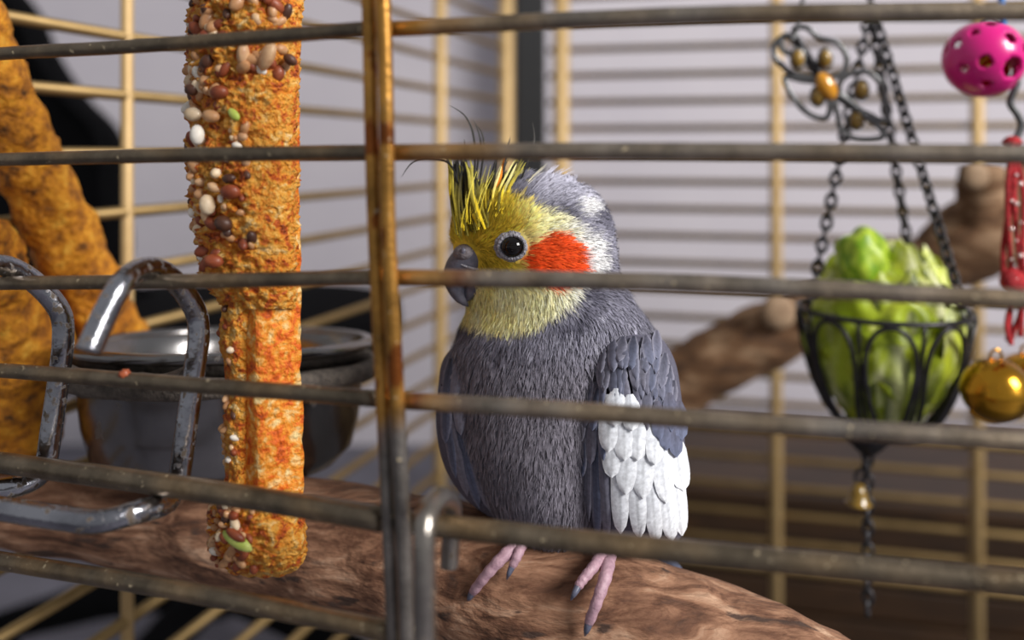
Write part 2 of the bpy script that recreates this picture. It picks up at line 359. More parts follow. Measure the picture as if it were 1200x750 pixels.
BC = spline([(700,512,.58,36),(790,452,.56,38),(860,412,.545,38),(920,382,.535,36),(1000,350,.52,34),(1080,320,.51,38),(1150,275,.50,46),(1230,215,.49,44),(1330,150,.48,40)], 8)
V, Fc = tube_mesh([P(x, y, d) for x, y, d, r in BC], [r*d/F for x, y, d, r in BC], ns=24, rfun=lumpy(.16, 38)); limb = mk('limb', V, Fc, M['branch'], br)
KC = spline([(1140,285,.497,30),(1146,250,.49,26),(1149,222,.485,25),(1150,196,.482,24)], 6)
V, Fc = tube_mesh([P(x, y, d) for x, y, d, r in KC], [r*d/F for x, y, d, r in KC], ns=20, rfun=lumpy(.12, 60)); kn = mk('stub', V, Fc, M['branch'], br)
V, Fc = ball_mesh(P(1143, 206, .473), (.008,.004,.008), 14, 8); mk('cut_face', V, Fc, M['cutwood'], kn)
V, Fc = ball_mesh(P(912, 366, .516), (.011,.006,.011), 14, 8); mk('pruned_knot', V, Fc, M['cutwood'], limb)

# yellow coated limbs on the left
yl = root('coated_branch', P(60, 420, .31), 'yellow crumb coated branch leaning beside the left hook', 'branch')
def limb_tube(name, pts, amp, parent):
    q = spline(pts, 14); V, Fc = tube_mesh([P(x, y, d) for x, y, d, r in q], [r*d/F for x, y, d, r in q], ns=28, rfun=lambda p, a, i: lumpy(amp, 110)(p, a, i)+.06*noise.noise((p+Vector((math.cos(a), math.sin(a), 0))*.012)*600)); return mk(name, V, Fc, M['yellowlimb'], parent)
limb_tube('limb', [(-120,-160,.252,32),(-70,-60,.262,34),(-15,70,.275,36),(25,170,.288,37),(68,265,.302,38),(108,350,.320,39),(132,405,.336,38),(142,425,.340,34)], .2, yl)
limb_tube('limb', [(-130,210,.255,30),(-60,262,.266,36),(-12,322,.281,44),(12,400,.289,46),(26,480,.292,42),(20,542,.290,36)], .34, yl)
limb_tube('limb', [(10,340,.288,26),(50,400,.302,30),(84,440,.314,26)], .3, yl)

# ------------------------------------------------------------------ bowl and its hook holder
bowl = root('feeding_bowl', P(265, 540, .30), 'round stainless steel feeding bowl in a wire holder', 'bowl')
bc = P(265, 402, .30); TB = .12     # the bowl leans away from the bars
prof = [(.0,-.0445),(.030,-.0445),(.038,-.042),(.0435,-.036),(.046,-.026),(.0475,-.012),(.0485,-.003),(.0495,0.0),(.0505,.0012),(.0508,.0003),(.0506,-.0012)]
inner = [(.0475,-.0005),(.0462,-.012),(.0445,-.026),(.041,-.036),(.034,-.0405),(0,-.0415)]
def lathe(c, pr, ns=48, tilt=0.0):
    V = []; Fc = []
    for r, z in pr:
        for k in range(ns): a = 2*math.pi*k/ns; V.append(Vector(c)+Vector((r*math.cos(a), r*math.sin(a), z-tilt*r*math.sin(a))))
    for j in range(len(pr)-1):
        for k in range(ns): l = (k+1) % ns; Fc.append((j*ns+k, j*ns+l, (j+1)*ns+l, (j+1)*ns+k))
    return V, Fc
V, Fc = lathe(bc, prof[:-2]+inner, tilt=TB); mk('bowl_body', V, Fc, M['bowl'], bowl)
q = [bc+Vector((.0495*math.cos(a*math.pi/32), .0495*math.sin(a*math.pi/32), -TB*.0495*math.sin(a*math.pi/32))) for a in range(64)]
tube('rolled_rim', q, .0019, M['bowl'], bowl, closed=True, ns=10)
for k in range(70):
    a = R.random()*6.28; rr = .038*math.sqrt(R.random()); c = bc+Vector((rr*math.cos(a)+.002, rr*math.sin(a), -.012+.006*R.random()-.004-TB*rr*math.sin(a)))
    ball('feed_grain', c, (.0022+.0016*R.random(), .0022, .0016), R.choice(SEEDM[:4]), bowl, nu=7, nv=5)
V, Fc = lathe(bc, [(.0,-.012),(.02,-.011),(.038,-.013),(.0455,-.016)], tilt=TB); fill = mk('feed', V, Fc, M['crust'], bowl)
hold = root('bowl_holder', P(200, 600, .21), 'chromed wire bowl holder hooked over the front bars', 'bowl holder')
q = [bc+Vector((.0518*math.cos(a*math.pi/32), .0518*math.sin(a*math.pi/32), -.0085-TB*.0518*math.sin(a*math.pi/32))) for a in range(64)]
V, Fc = tube_mesh(q, .0032, 12, closed=True, rfun=lumpy(.18, 200)); mk('ring', V, Fc, M['ring'], hold)
hw = .0026
ptube('hook_wire', [(104,412,.172),(120,375,.175),(141,335,.179),(158,319,.186),(182,315,.195),(206,331,.203),(228,362,.208),(233,392,.2085),(227,440,.208),(218,505,.207),(212,548,.206),(207,574,.2035),(193,590,.196),(160,600,.189),(115,611,.1855),(70,607,.187),(0,596,.192),(-90,583,.197)], hw, M['chrome'], hold, ns=16)
ptube('hook_wire', [(-70,330,.198),(-25,314,.204),(8,312,.210),(42,332,.215),(70,365,.218),(74,400,.218),(68,450,.218),(60,505,.217),(53,545,.216),(38,563,.213),(5,573,.21),(-60,584,.207),(-110,590,.205)], hw, M['chrome'], hold, ns=16)
ptube('cross_wire', [(225,436,.209),(200,446,.222),(180,448,.238),(165,444,.254)], .0022, M['ring'], hold, ns=10)
ptube('cross_wire', [(68,430,.2185),(90,440,.235),(120,442,.252)], .0022, M['ring'], hold, ns=10)

# ------------------------------------------------------------------ seed stick
stick = root('seed_stick', P(298, 672, .21), 'orange honey seed stick studded with nuts, hanging inside the bars', 'seed stick')
D0 = .212
def sx(x, y, z): return P(x, y, D0+z*D0/F)      # z in px away from the viewer
# wooden core, one corner towards the viewer
cy = [-170, -60, 0, 120, 240, 330, 400, 470, 540, 600, 668]
V = []; Fc = []; ring_n = 28
q = [(-170+i*(822/90)) for i in range(91)]
for y in q:
    lean = (y-300)*.012
    for k in range(ring_n):
        t = k/ring_n*4; s = int(t); f = t-s
        cs = [(262,12),(300,-34),(352,-6),(314,40)]
        a, b = cs[s], cs[(s+1) % 4]; x = a[0]+(b[0]-a[0])*f; z = a[1]+(b[1]-a[1])*f
        nn = noise.fractal(Vector((x*.06, y*.045, z*.06)), 1, 2, 4)
        g = 1+.07*nn; V.append(sx(307+(x-307)*g+lean, y, (z-3)*g+3))
for j in range(90):
    for k in range(ring_n): l = (k+1) % ring_n; Fc.append((j*ring_n+k, j*ring_n+l, (j+1)*ring_n+l, (j+1)*ring_n+k))
Fc += [tuple(range(ring_n)), tuple(90*ring_n+k for k in range(ring_n))[::-1]]
mk('stick_core', V, Fc, M['core'], stick)
def crust(name, prof_, seed, amp):
    """lumpy coating; prof_ rows (y, xl, xr, depth radius)"""
    rows = spline(prof_, 30); ns = 130; V = []; Fc = []; surf = []
    for y, xl, xr, rz in rows:
        cx = (xl+xr)/2; a_ = (xr-xl)/2
        for k in range(ns):
            a = 2*math.pi*k/ns; c, s = math.cos(a), math.sin(a)
            pp = Vector((c*a_*.05, y*.05, s*rz*.05+seed))
            left = .35+.65*max(0, min(1, .5-c*.8))
            vo = noise.voronoi(pp*2.6)[0]; v2 = noise.voronoi(pp*6.5)[0]
            g = 1+amp*left*noise.fractal(pp, .8, 2.1, 5)+.26*left*(.5-min(1, vo[0]))+.07*(.6+.4*left)*(.4-v2[0])
            V.append(sx(cx+c*a_*g, y+4*noise.noise(pp*1.7+Vector((9,0,0))), s*rz*g))
    n = len(rows)
    for j in range(n-1):
        for k in range(ns): l = (k+1) % ns; Fc.append((j*ns+k, j*ns+l, (j+1)*ns+l, (j+1)*ns+k))
    Fc += [tuple(range(ns)), tuple((n-1)*ns+k for k in range(ns))[::-1]]
    mk(name, V, Fc, M['crust'], stick); return rows
top = crust('seed_coating', [(-170,224,352,56),(-60,224,354,58),(0,226,355,58),(60,220,352,58),(120,224,350,58),(200,222,350,58),(260,230,350,56),(300,236,350,52),(330,242,350,48),(350,256,349,42),(362,268,346,34)], 3.0, .13)
low = crust('seed_coating', [(575,266,352,36),(592,250,356,46),(625,246,359,52),(652,250,358,48),(668,266,346,36),(676,285,325,14)], 8.0, .12)
side_crust = crust('seed_coating', [(330,262,306,30),(400,258,296,26),(440,266,296,22),(500,262,296,22),(540,264,294,22),(580,262,298,24)], 14.0, .16)
def seed(px, py, z, sz, mi, rot=None, parent=stick):
    e = [Vector((R.uniform(-1,1), R.uniform(-1,1), R.uniform(-1,1))) for _ in range(2)]
    if rot is not None: e[0] = Vector((math.cos(rot), -.15, -math.sin(rot)))
    a = e[0].normalized(); b = a.cross(e[1]).normalized(); c = a.cross(b)
    k = D0/F; V, Fc = ball_mesh(sx(px, py, z), (sz[0]*k, sz[1]*k, sz[2]*k), 10, 7, (b, c, a) if rot is None else (a, b, c))
    V2 = V
    mk('seed', V2, Fc, SEEDM[mi], parent)
def at_rows(rows, y):
    for j in range(len(rows)-1):
        if rows[j][0] <= y <= rows[j+1][0]: return rows[j]
    return rows[-1]
def scatter(rows, y0, y1, n, lo, hi, big):
    for _ in range(n):
        y = R.uniform(y0, y1); r = at_rows(rows, y); cx = (r[1]+r[2])/2; a_ = (r[2]-r[1])/2
        a = math.radians(R.uniform(lo, hi)); x = cx-math.cos(a)*a_*.97; z = -math.sin(a)*r[3]*.98
        s = R.uniform(5, 8.5)*big; mi = R.choice([0,0,0,2,2,2,3,2,1,4,5])
        seed(x, y, z, (s*.8, s*.8, s*R.uniform(1.0,1.5)), mi)
scatter(top, -100, 335, 120, -25, 50, 1.2); scatter(top, -60, 90, 46, 40, 140, 1.15); scatter(top, 90, 320, 26, 50, 95, .95)
scatter(low, 590, 668, 60, -20, 85, .9)
scatter(side_crust, 340, 570, 22, 0, 80, .7)
for px, py, z, s, mi, rt in ((313,66,-60,(18,8,11),5,-1.1), (285,64,-60,(14,7,8),5,-1.5), (231,158,-52,(12,7,8),4,1.5), (243,240,-52,(12,8,10),1,1.4), (226,134,-40,(11,7,8),1,.1),
                             (247,136,-54,(11,7,7),2,.2), (257,108,-56,(11,8,8),0,0), (262,262,-54,(11,9,9),3,.4), (278,634,-60,(20,5,7),6,.5), (276,627,-62,(13,5,5),0,.5), (270,225,-58,(12,8,9),0,0),
                             (225,105,-34,(9,7,7),3,0), (250,306,-52,(12,8,8),0,.1), (340,70,-50,(9,6,7),3,.6), (274,134,-60,(9,4,5),6,.8)):
    seed(px, py, z, s, mi, rt)
tube('hanging_wire', [sx(300,-160,0), sx(300,-330,0), sx(292,-420,-5)], .001, M['pewter'], stick, ns=8)

# ------------------------------------------------------------------ cockatiel
BD = .245
def B(x, y, z): return P(x, y, BD+z*BD/F)      # z: px away from the viewer
bird = root('cockatiel', B(650, 650, 0), 'grey cockatiel with yellow crest and orange cheek perched on the branch', 'bird')
# body slices: y, left x, right x, depth radius, depth centre, egg (narrowing to the left)
SL = [(206,604,640,16,-2,.1),(212,585,664,34,-2,.15),(222,560,686,50,-2,.25),(240,540,702,64,-2,.35),(262,532,712,72,-4,.42),(290,531,717,76,-6,.45),(316,536,720,77,-6,.4),(340,546,731,78,-4,.3),
      (362,548,747,82,0,.2),(385,540,764,88,6,.1),(410,532,778,95,10,0),(440,526,784,104,14,0),(480,526,776,110,18,0),(520,533,752,112,18,0),(560,550,728,108,18,0),(600,575,712,98,18,0),(630,598,700,78,18,0),(648,622,680,46,18,0),(655,640,664,14,18,0)]
SLs = spline(SL, 12)
def slice_at(y):
    lo, hi = 0, len(SLs)-1
    while hi-lo > 1:
        mid = (lo+hi)//2
        if SLs[mid][0] <= y: lo = mid
        else: hi = mid
    a, b = SLs[lo], SLs[hi]; t = (y-a[0])/max(1e-6, b[0]-a[0]); t = max(0, min(1, t))
    return [p+(q_-p)*t for p, q_ in zip(a, b)]
def surf(y, th):
    _, xl, xr, rz, cz, eg = slice_at(y); c, s = math.cos(th), math.sin(th); cx = (xl+xr)/2; a_ = (xr-xl)/2
    f = 1-eg*max(0, -c)**1.2
    return Vector((cx+a_*c, y, cz-rz*f*math.copysign(abs(s)**.92, s)))
def nrm(y, th):
    e = .02; y1 = min(654, y+3); y0 = max(207, y-3)
    n_ = (surf(y, th+e)-surf(y, th-e)).cross(surf(y1, th)-surf(y0, th))
    p = surf(y, th); _, xl, xr, rz, cz, eg = slice_at(y)
    if n_.dot(p-Vector(((xl+xr)/2, 430, cz))) < 0: n_ = -n_
    if y < 216: n_ = Vector((p.x-620, -30, p.z+2))
    return n_.normalized()
def sm(a, b, x): t = max(0, min(1, (x-a)/(b-a))); return t*t*(3-2*t)
def mix(a, b, t): return tuple(p+(q_-p)*t for p, q_ in zip(a, b))
GREY = srgb(126,124,138); GREYD = srgb(92,90,104); GREYL = srgb(186,184,198); CHEST = srgb(120,114,122)
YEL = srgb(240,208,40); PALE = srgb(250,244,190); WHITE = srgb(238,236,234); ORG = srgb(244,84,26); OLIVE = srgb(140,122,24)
def bcol(x, y):
    nz = noise.noise(Vector((x*.03, y*.03, 0))); n2 = noise.noise(Vector((x*.11, y*.11, 4)))
    c = mix(GREY, GREYD, sm(-.1, .5, nz)); c = mix(c, GREYL, sm(.2, .6, n2)*.5)
    c = mix(c, CHEST, sm(380, 460, y)*.75)
    jx, jy = x+7*n2, y+7*nz
    # white patch on the back of the crown
    c = mix(c, WHITE, .85*(1-sm(7, 17, math.hypot((jx-683)*.9, jy-241))))
    c = mix(c, GREYL, .7*(1-sm(10, 26, math.hypot((jx-655)*.5, jy-222))))
    # face mask: whitish rim, yellow inside
    edge = 703-.0022*(jy-318)**2 if jy < 318 else 703-.0115*(jy-318)**2
    low_ = 386-.0058*(jx-590)**2 if jx > 590 else 386-.004*(jx-590)**2
    m_ = (1-sm(edge-8, edge+8, jx))*(1-sm(low_-4, low_+5, jy))*sm(208, 236, jy+.16*(620-jx))
    crown = sm(0, 14, (jx-600)*.4+(262-jy)-20)           # grey crown above the eye line
    f = mix(PALE, WHITE, sm(640, 690, jx)); f = mix(f, YEL, (1-sm(590, 650, jx))*.92 if jy < 322 else (1-sm(560, 670, jx))*.5*sm(-.35,.25,noise.noise(Vector((x*.05, y*.02, 9)))))
    f = mix(f, PALE, .5*sm(330, 350, jy)*sm(-.2, .3, n2))
    m_ *= 1-crown
    c = mix(c, f, m_)
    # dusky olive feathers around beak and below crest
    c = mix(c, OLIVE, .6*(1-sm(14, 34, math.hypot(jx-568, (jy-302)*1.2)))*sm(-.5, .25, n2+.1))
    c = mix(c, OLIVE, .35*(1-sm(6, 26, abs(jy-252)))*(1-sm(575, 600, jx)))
    # orange cheek
    dch = math.hypot((jx-648)/39, (jy-304)/31)
    c = mix(c, ORG, 1-sm(.78, 1.04, dch))
    return c
ns = 64; V = []; Fc = []; Cc = []
for row in SLs:
    for k in range(ns):
        p = surf(row[0], 2*math.pi*k/ns); n_ = .9*noise.noise(p*.05)
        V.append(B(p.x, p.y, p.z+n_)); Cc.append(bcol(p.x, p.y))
n = len(SLs)
for j in range(n-1):
    for k in range(ns): l = (k+1) % ns; Fc.append((j*ns+k, j*ns+l, (j+1)*ns+l, (j+1)*ns+k))
Fc += [tuple(range(ns)), tuple((n-1)*ns+k for k in range(ns))[::-1]]
body = mk('body', V, Fc, M['feather'], bird, colors=Cc)

def flow(p):
    head = 1-sm(345, 395, p.y)
    d = Vector((p.x-548, (p.y-298)*1.0+6, 0))
    if d.length > 0: d.normalize()
    chin = sm(322, 350, p.y)*(1-sm(640, 690, p.x))
    d = d*(1-chin)+Vector((.1, 1, 0))*chin
    b_ = Vector((.0012*(p.x-650), 1, 0))
    d = d*head+b_*(1-head); up = (1-sm(590, 640, p.x))*(1-sm(250, 274, p.y))
    return (d*(1-up)+Vector((.15+.01*(p.x-560), -1, .3))*up).normalized()
cum = []; tot = 0
for row in SLs:
    tot += (row[2]-row[1])+row[3]; cum.append(tot)
def rand_y():
    r = R.random()*tot
    for i, c in enumerate(cum):
        if c >= r: return min(653, max(207, SLs[i][0]+R.uniform(-3, 3)))
    return 500
def strands(name, n, ymin, ymax, length, width, lift, back=.25, seg=3, con=1.0):
    V = []; Fc = []; Cc = []; cnt = 0
    while cnt < n:
        y = rand_y()
        if not (ymin <= y <= ymax): continue
        th = R.uniform(-.25, math.pi+.25) if R.random() > back else R.uniform(math.pi, 2*math.pi)
        p = surf(y, th)
        if math.hypot(p.x-602, p.y-289) < 18 and p.z < 0: continue
        if math.hypot((p.x-541)/21, (p.y-303)/19) < 1 and p.z < 30: continue
        if p.x < 556 and 300 < p.y < 345: continue
        n_ = nrm(y, th); d = flow(p)+Vector((R.gauss(0,.16), R.gauss(0,.16), 0)); d = (d-n_*d.dot(n_))
        if d.length < .05: continue
        d.normalize(); s = n_.cross(d).normalized(); L = length*R.uniform(.6, 1.3)
        if y < 395: L *= .8
        lf = lift*R.uniform(.5, 1.7)*(1.7 if y < 345 and p.x > 640 else 1)
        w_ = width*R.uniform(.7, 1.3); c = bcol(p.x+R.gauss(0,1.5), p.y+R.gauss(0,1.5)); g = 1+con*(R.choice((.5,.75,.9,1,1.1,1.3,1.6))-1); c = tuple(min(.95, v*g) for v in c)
        b0 = len(V); curl = R.uniform(-.1, .12)
        for i in range(seg+1):
            t = i/seg; ww = w_*(1-t**2*.92)*(.75+.5*t if t < .5 else 1)
            q_ = p+d*(L*t)+n_*(lf*(math.sin(t*1.9))*L-.5)+s*(curl*L*t*t)
            # settle on the curved body
            V.append(B(*(q_-s*ww))); V.append(B(*(q_+s*ww))); cc = tuple(min(.97, v) for v in c); Cc += [cc, cc]
        for i in range(seg): Fc.append((b0+2*i, b0+2*i+1, b0+2*i+3, b0+2*i+2))
        cnt += 1
    o = mk(name, V, Fc, M['feather'], bird, colors=Cc); o['kind'] = 'stuff'; return o
strands('contour_feathers', 6000, 214, 650, 20, 4.0, .10, con=.35)
strands('down_feathers', 42000, 207, 652, 15, .6, .22, con=.75)
strands('face_feathers', 14000, 222, 388, 15, .5, .22, back=.12, con=.8)

# blades: every large feather is its own object
def blade(name, base, tip, width, zf, c0_, c1_, parent, lift0=1.5, lift1=5.0, bend=0.0, tipround=.55, nl=12, nw=4, cedge=None, ridge=2.0):
    bx, by = base; tx, ty = tip; dx, dy = tx-bx, ty-by; L = math.hypot(dx, dy); ux, uy = dx/L, dy/L; px_, py_ = -uy, ux
    V = []; Fc = []; Cc = []
    for i in range(nl+1):
        t = i/nl; hw_ = width*.5*min(1, (.35+t*2.2))*(1-max(0, (t-tipround)/(1-tipround))**2.4)**.5 if t < 1 else width*.03
        for j in range(-nw, nw+1):
            v = j/nw; off = v*hw_+bend*math.sin(t*math.pi*.5)**2
            x = bx+ux*L*t+px_*off; y = by+uy*L*t+py_*off
            z = zf(x, y)-(lift0+(lift1-lift0)*t)-ridge*(1-v*v)+.4*noise.noise(Vector((x*.2, y*.2, L)))
            V.append(B(x, y, z)); g = 1+.16*noise.noise(Vector((v*9+t*6, L, tx)))
            c = mix(c0_, c1_, t); 
            if cedge and abs(v) > .7: c = mix(c, cedge, .7)
            if abs(v) < .01: c = mix(c, (.02,.02,.025), .25)
            Cc.append(tuple(q_*g for q_ in c))
    m_ = 2*nw+1
    for i in range(nl):
        for j in range(m_-1): Fc.append((i*m_+j, i*m_+j+1, (i+1)*m_+j+1, (i+1)*m_+j))
    return mk(name, V, Fc, M['feather'], parent, colors=Cc)
# near wing
WS = spline([(392,715,770,-18,40),(405,698,782,-22,58),(430,684,793,-28,66),(470,674,799,-32,68),(510,670,802,-34,66),(560,674,804,-34,62),(600,684,804,-30,56),(625,700,800,-26,46),(640,725,790,-20,30)], 8)
def wing_row(y):
    r = WS[0]
    for q_ in WS:
        if q_[0] <= y: r = q_
    return r
def wz(x, y):
    _, xl, xr, cz, b_ = wing_row(y); u = (x-(xl+xr)/2)/((xr-xl)/2); u = min(1, abs(u))
    return cz-b_*(1-u**2.4)**(1/2.4)+ (0 if y < 640 else (y-640)*.3)
V = []; Fc = []; Cc = []; ns = 36
for y, xl, xr, cz, b_ in WS:
    for k in range(ns):
        a = 2*math.pi*k/ns; c, s = math.cos(a), math.sin(a)
        u = math.copysign(abs(c)**(2/2.4), c); v = math.copysign(abs(s)**(2/2.4), s)
        V.append(B((xl+xr)/2+(xr-xl)/2*u, y, cz-b_*v*(1 if v > 0 else .5))); Cc.append(GREYD)
for j in range(len(WS)-1):
    for k in range(ns): l = (k+1) % ns; Fc.append((j*ns+k, j*ns+l, (j+1)*ns+l, (j+1)*ns+k))
Fc += [tuple(range(ns)), tuple((len(WS)-1)*ns+k for k in range(ns))[::-1]]
wing = mk('wing', V, Fc, M['feather'], bird, colors=Cc); wing['label'] = 'wing with white covert patch'
DK = srgb(72,76,96); DK2 = srgb(106,112,136); DKB = srgb(48,50,64); WH = srgb(240,242,246); WH2 = srgb(222,226,234)
# dark primaries along the leading edge
for i, (b, t, w_, be) in enumerate([((690,480),(683,622),17,-3),((697,478),(698,632),17,-2),((703,480),(712,634),17,0),((682,486),(678,560),15,-4),((694,470),(690,545),17,-2),((706,470),(707,540),16,0),((684,462),(676,520),15,-3),((700,455),(694,505),16,0)]):
    blade('wing_feather', b, t, w_*.8, wz, DKB if i % 2 else GREYD, DK2 if i % 2 else GREY, wing, 2+i*.9, 5+i*.9, be, cedge=GREYL if i % 3 == 0 else GREY, ridge=2.6)
# white coverts
for i, (b, t, w_) in enumerate([((786,520),(799,628),22),((774,525),(786,636),23),((760,525),(768,638),22),((742,520),(748,632),22),((726,512),(728,626),22),
                                ((788,505),(802,575),24),((772,500),(780,590),25),((755,500),(755,585),26),((736,495),(733,580),26),((718,492),(716,560),24),
                                ((748,475),(748,540),26),((730,470),(730,540),27),((714,462),(714,530),24),((768,490),(768,545),22),((722,455),(722,500),24),((738,462),(742,505),22)]):
    blade('wing_feather', b, t, w_, wz, WH2, WH, wing, 4+i*.45, 7.5+i*.45, R.uniform(-2,2), cedge=WH, ridge=1.6)
# grey shoulder coverts
sh = []
for y in (462, 448, 436, 424, 412, 400, 390):
    r = wing_row(y+6); x = r[1]+6+R.uniform(0,6)
    while x < r[2]-2: sh.append((x, y+R.uniform(-4,4))); x += R.uniform(11,15)
for i, (x, y) in enumerate(sorted(sh, key=lambda q_: -q_[1])):
    if 706 < x < 748 and y > 440: continue
    L = R.uniform(30, 50)*(1.3 if x > 750 and y > 440 else 1); blade('wing_feather', (x, y), (x+R.uniform(-7,8), y+L), R.uniform(9,15), wz, mix(GREYD, DKB, R.random()), mix(GREY, DK2, R.random()), wing, 7+i*.02, 10+i*.03, R.uniform(-2,2), nl=7, nw=2, cedge=mix(GREY, GREYL, .3), ridge=1.6)
for x, y in ((778,492),(790,500),(796,480),(784,470),(770,480)):
    blade('wing_feather', (x, y-10), (x+3, y+36), 17, wz, GREYD, DK2, wing, 11, 14, 0, nl=7, nw=2, ridge=1.6)
# far wing
WS2 = spline([(398,540,580,14,20),(420,520,590,10,36),(450,514,592,6,44),(500,511,594,4,46),(550,522,596,4,42),(585,546,600,6,30),(605,572,604,8,14)], 8)
V = []; Fc = []; Cc = []; ns = 28
for y, xl, xr, cz, b_ in WS2:
    for k in range(ns):
        a = 2*math.pi*k/ns; V.append(B((xl+xr)/2+(xr-xl)/2*math.cos(a), y, cz-b_*math.sin(a))); Cc.append(GREYD)
for j in range(len(WS2)-1):
    for k in range(ns): l = (k+1) % ns; Fc.append((j*ns+k, j*ns+l, (j+1)*ns+l, (j+1)*ns+k))
Fc += [tuple(range(ns)), tuple((len(WS2)-1)*ns+k for k in range(ns))[::-1]]
wing2 = mk('wing', V, Fc, M['feather'], bird, colors=Cc); wing2['label'] = 'dark folded wing'
def wz2(x, y):
    r = WS2[0]
    for q_ in WS2:
        if q_[0] <= y: r = q_
    _, xl, xr, cz, b_ = r; u = min(1, abs((x-(xl+xr)/2)/((xr-xl)/2))); return cz-b_*math.sqrt(1-u*u)
for i, (b, t, w_) in enumerate([((532,470),(575,600),15),((524,470),(562,596),14),((520,460),(548,582),14),((518,450),(534,560),13),((542,470),(584,590),14),((524,440),(522,520),14),((536,438),(540,510),15),((528,420),(520,480),14),((540,415),(530,470),15)]):
    blade('wing_feather', b, t, w_, wz2, DKB if i % 2 else GREYD, DK2 if i % 2 else GREY, wing2, 1+i*.4, 3+i*.4, 0, cedge=GREY)
# tail
tailz = lambda x, y: 60+(y-600)*.45
for i, (b, t) in enumerate([((705,600),(768,720)),((715,600),(784,716)),((725,595),(800,705)),((735,590),(806,690)),((700,605),(750,735))]):
    blade('tail_feather', b, t, 20, tailz, DK, srgb(120,126,150), bird, i*1.2, i*1.2+2, 0)
# crest
CY = srgb(198,186,84); CYD = srgb(136,122,34); CB = srgb(26,25,22); CO = srgb(226,130,30)
def crest(pts, wid, c0_, c1_, z0):
    q_ = spline(pts, 6); n = len(q_); V = []; Fc = []; Cc = []
    for i, (x, y) in enumerate(q_):
        t = i/(n-1); a = q_[max(0,i-1)]; b = q_[min(n-1,i+1)]; dx, dy = b[0]-a[0], b[1]-a[1]; l = math.hypot(dx, dy) or 1
        ww = wid*.5*(.5+1.2*t if t < .4 else .98)*(1-max(0,(t-.4)/.6)**1.8*.93)
        for v in (-1, 0, 1):
            V.append(B(x-dy/l*ww*v, y+dx/l*ww*v, z0-(1-abs(v))*ww*.5+34*t)); Cc.append(mix(c0_, c1_, sm(.15, .7, t)))
    for i in range(n-1):
        for j in (0, 1): Fc.append((i*3+j, i*3+j+1, i*3+j+4, i*3+j+3))
    return mk('crest_feather', V, Fc, M['feather'], bird, colors=Cc)
for i in range(96):
    f = (i*37 % 96)/95; bx = 534+f*66+R.uniform(-4,4); by = 276-24*f+R.uniform(-8,6)
    tx = 529+f*(46 if f < .55 else 92)+R.uniform(-7,7); ty = 180+abs(R.gauss(0,16))+4*f
    dark = R.random() < (.55 if f < .6 else .25)
    c0_, c1_ = (mix(CYD, CB, .4), CB) if dark else (YEL if R.random() < .35 else CYD, mix(CY, R.choice((CYD, PALE, CYD, CB, CB)), R.random()*.85))
    if i in (33, 70): c0_, c1_ = CO, CO
    crest([(bx, by), (bx+(tx-bx)*.3-4, by+(ty-by)*.45), (bx+(tx-bx)*.65-1, by+(ty-by)*.78), (tx, ty)], R.uniform(2.2,5.2), c0_, c1_, R.uniform(-58, -38)-6*f)
for pts in ([(548,250),(556,200),(555,160),(545,136),(526,123)], [(552,250),(560,190),(563,165),(555,140)], [(556,250),(566,185),(566,160),(558,146)], [(540,250),(545,190),(544,163)],
            [(600,240),(618,190),(626,165),(624,143)], [(585,245),(592,190),(598,160)], [(540,250),(532,205),(524,186),(521,180)], [(545,250),(530,196),(505,186),(484,190),(470,208)]):
    crest(pts, 2.8, CB, srgb(70,68,66), -44)
# fine wispy crest barbs
for i in range(110):
    f = R.random(); bx = 540+f*90; by = 262-34*f+R.uniform(-8,8); tx = bx+6+f*34+R.uniform(-12,12); ty = by-R.uniform(34,62)*(1-.45*f)
    crest([(bx,by), ((bx+tx)/2-3, (by+ty)/2), (tx,ty)], R.uniform(1.0,1.8), mix(mix(YEL, CYD, .45), GREY, sm(.55,.9,f)), mix(CY, GREYL, sm(.5,.9,f)), R.uniform(-66,-40))
# eye
ez = surf(289, math.acos(max(-1, min(1, (602-624)/93)))).z
ey = B(602, 289, ez+5); k = BD/F
nE = Vector((-.30, -1, .05)).normalized(); sE = Vector((0,0,1)).cross(nE).normalized(); uE = nE.cross(sE)
ball('eye', ey, (14*k, 13*k, 15*k), M['eye'], bird, nu=24, nv=16, axes=(sE, uE, nE))
q_ = [ey+nE*(5.5*k)+sE*(15.2*k*math.cos(a))+uE*(12.8*k*math.sin(a)) for a in [2*math.pi*i/40 for i in range(40)]]
V, Fc = tube_mesh(q_, 2.6*k, 10, closed=True, rfun=lambda p, a, i: 1+.18*math.sin(i*2.6)); mk('eye_ring', V, Fc, M['eyering'], bird)
q_ = [ey+nE*(2.5*k)+sE*(19.5*k*math.cos(a))+uE*(15.5*k*math.sin(a)) for a in [2*math.pi*i/40 for i in range(40)]]
V, Fc = tube_mesh(q_, 2.4*k, 8, closed=True, rfun=lambda p, a, i: 1+.2*math.sin(i*1.9)); mk('eye_ring', V, Fc, M['eyering'], bird)
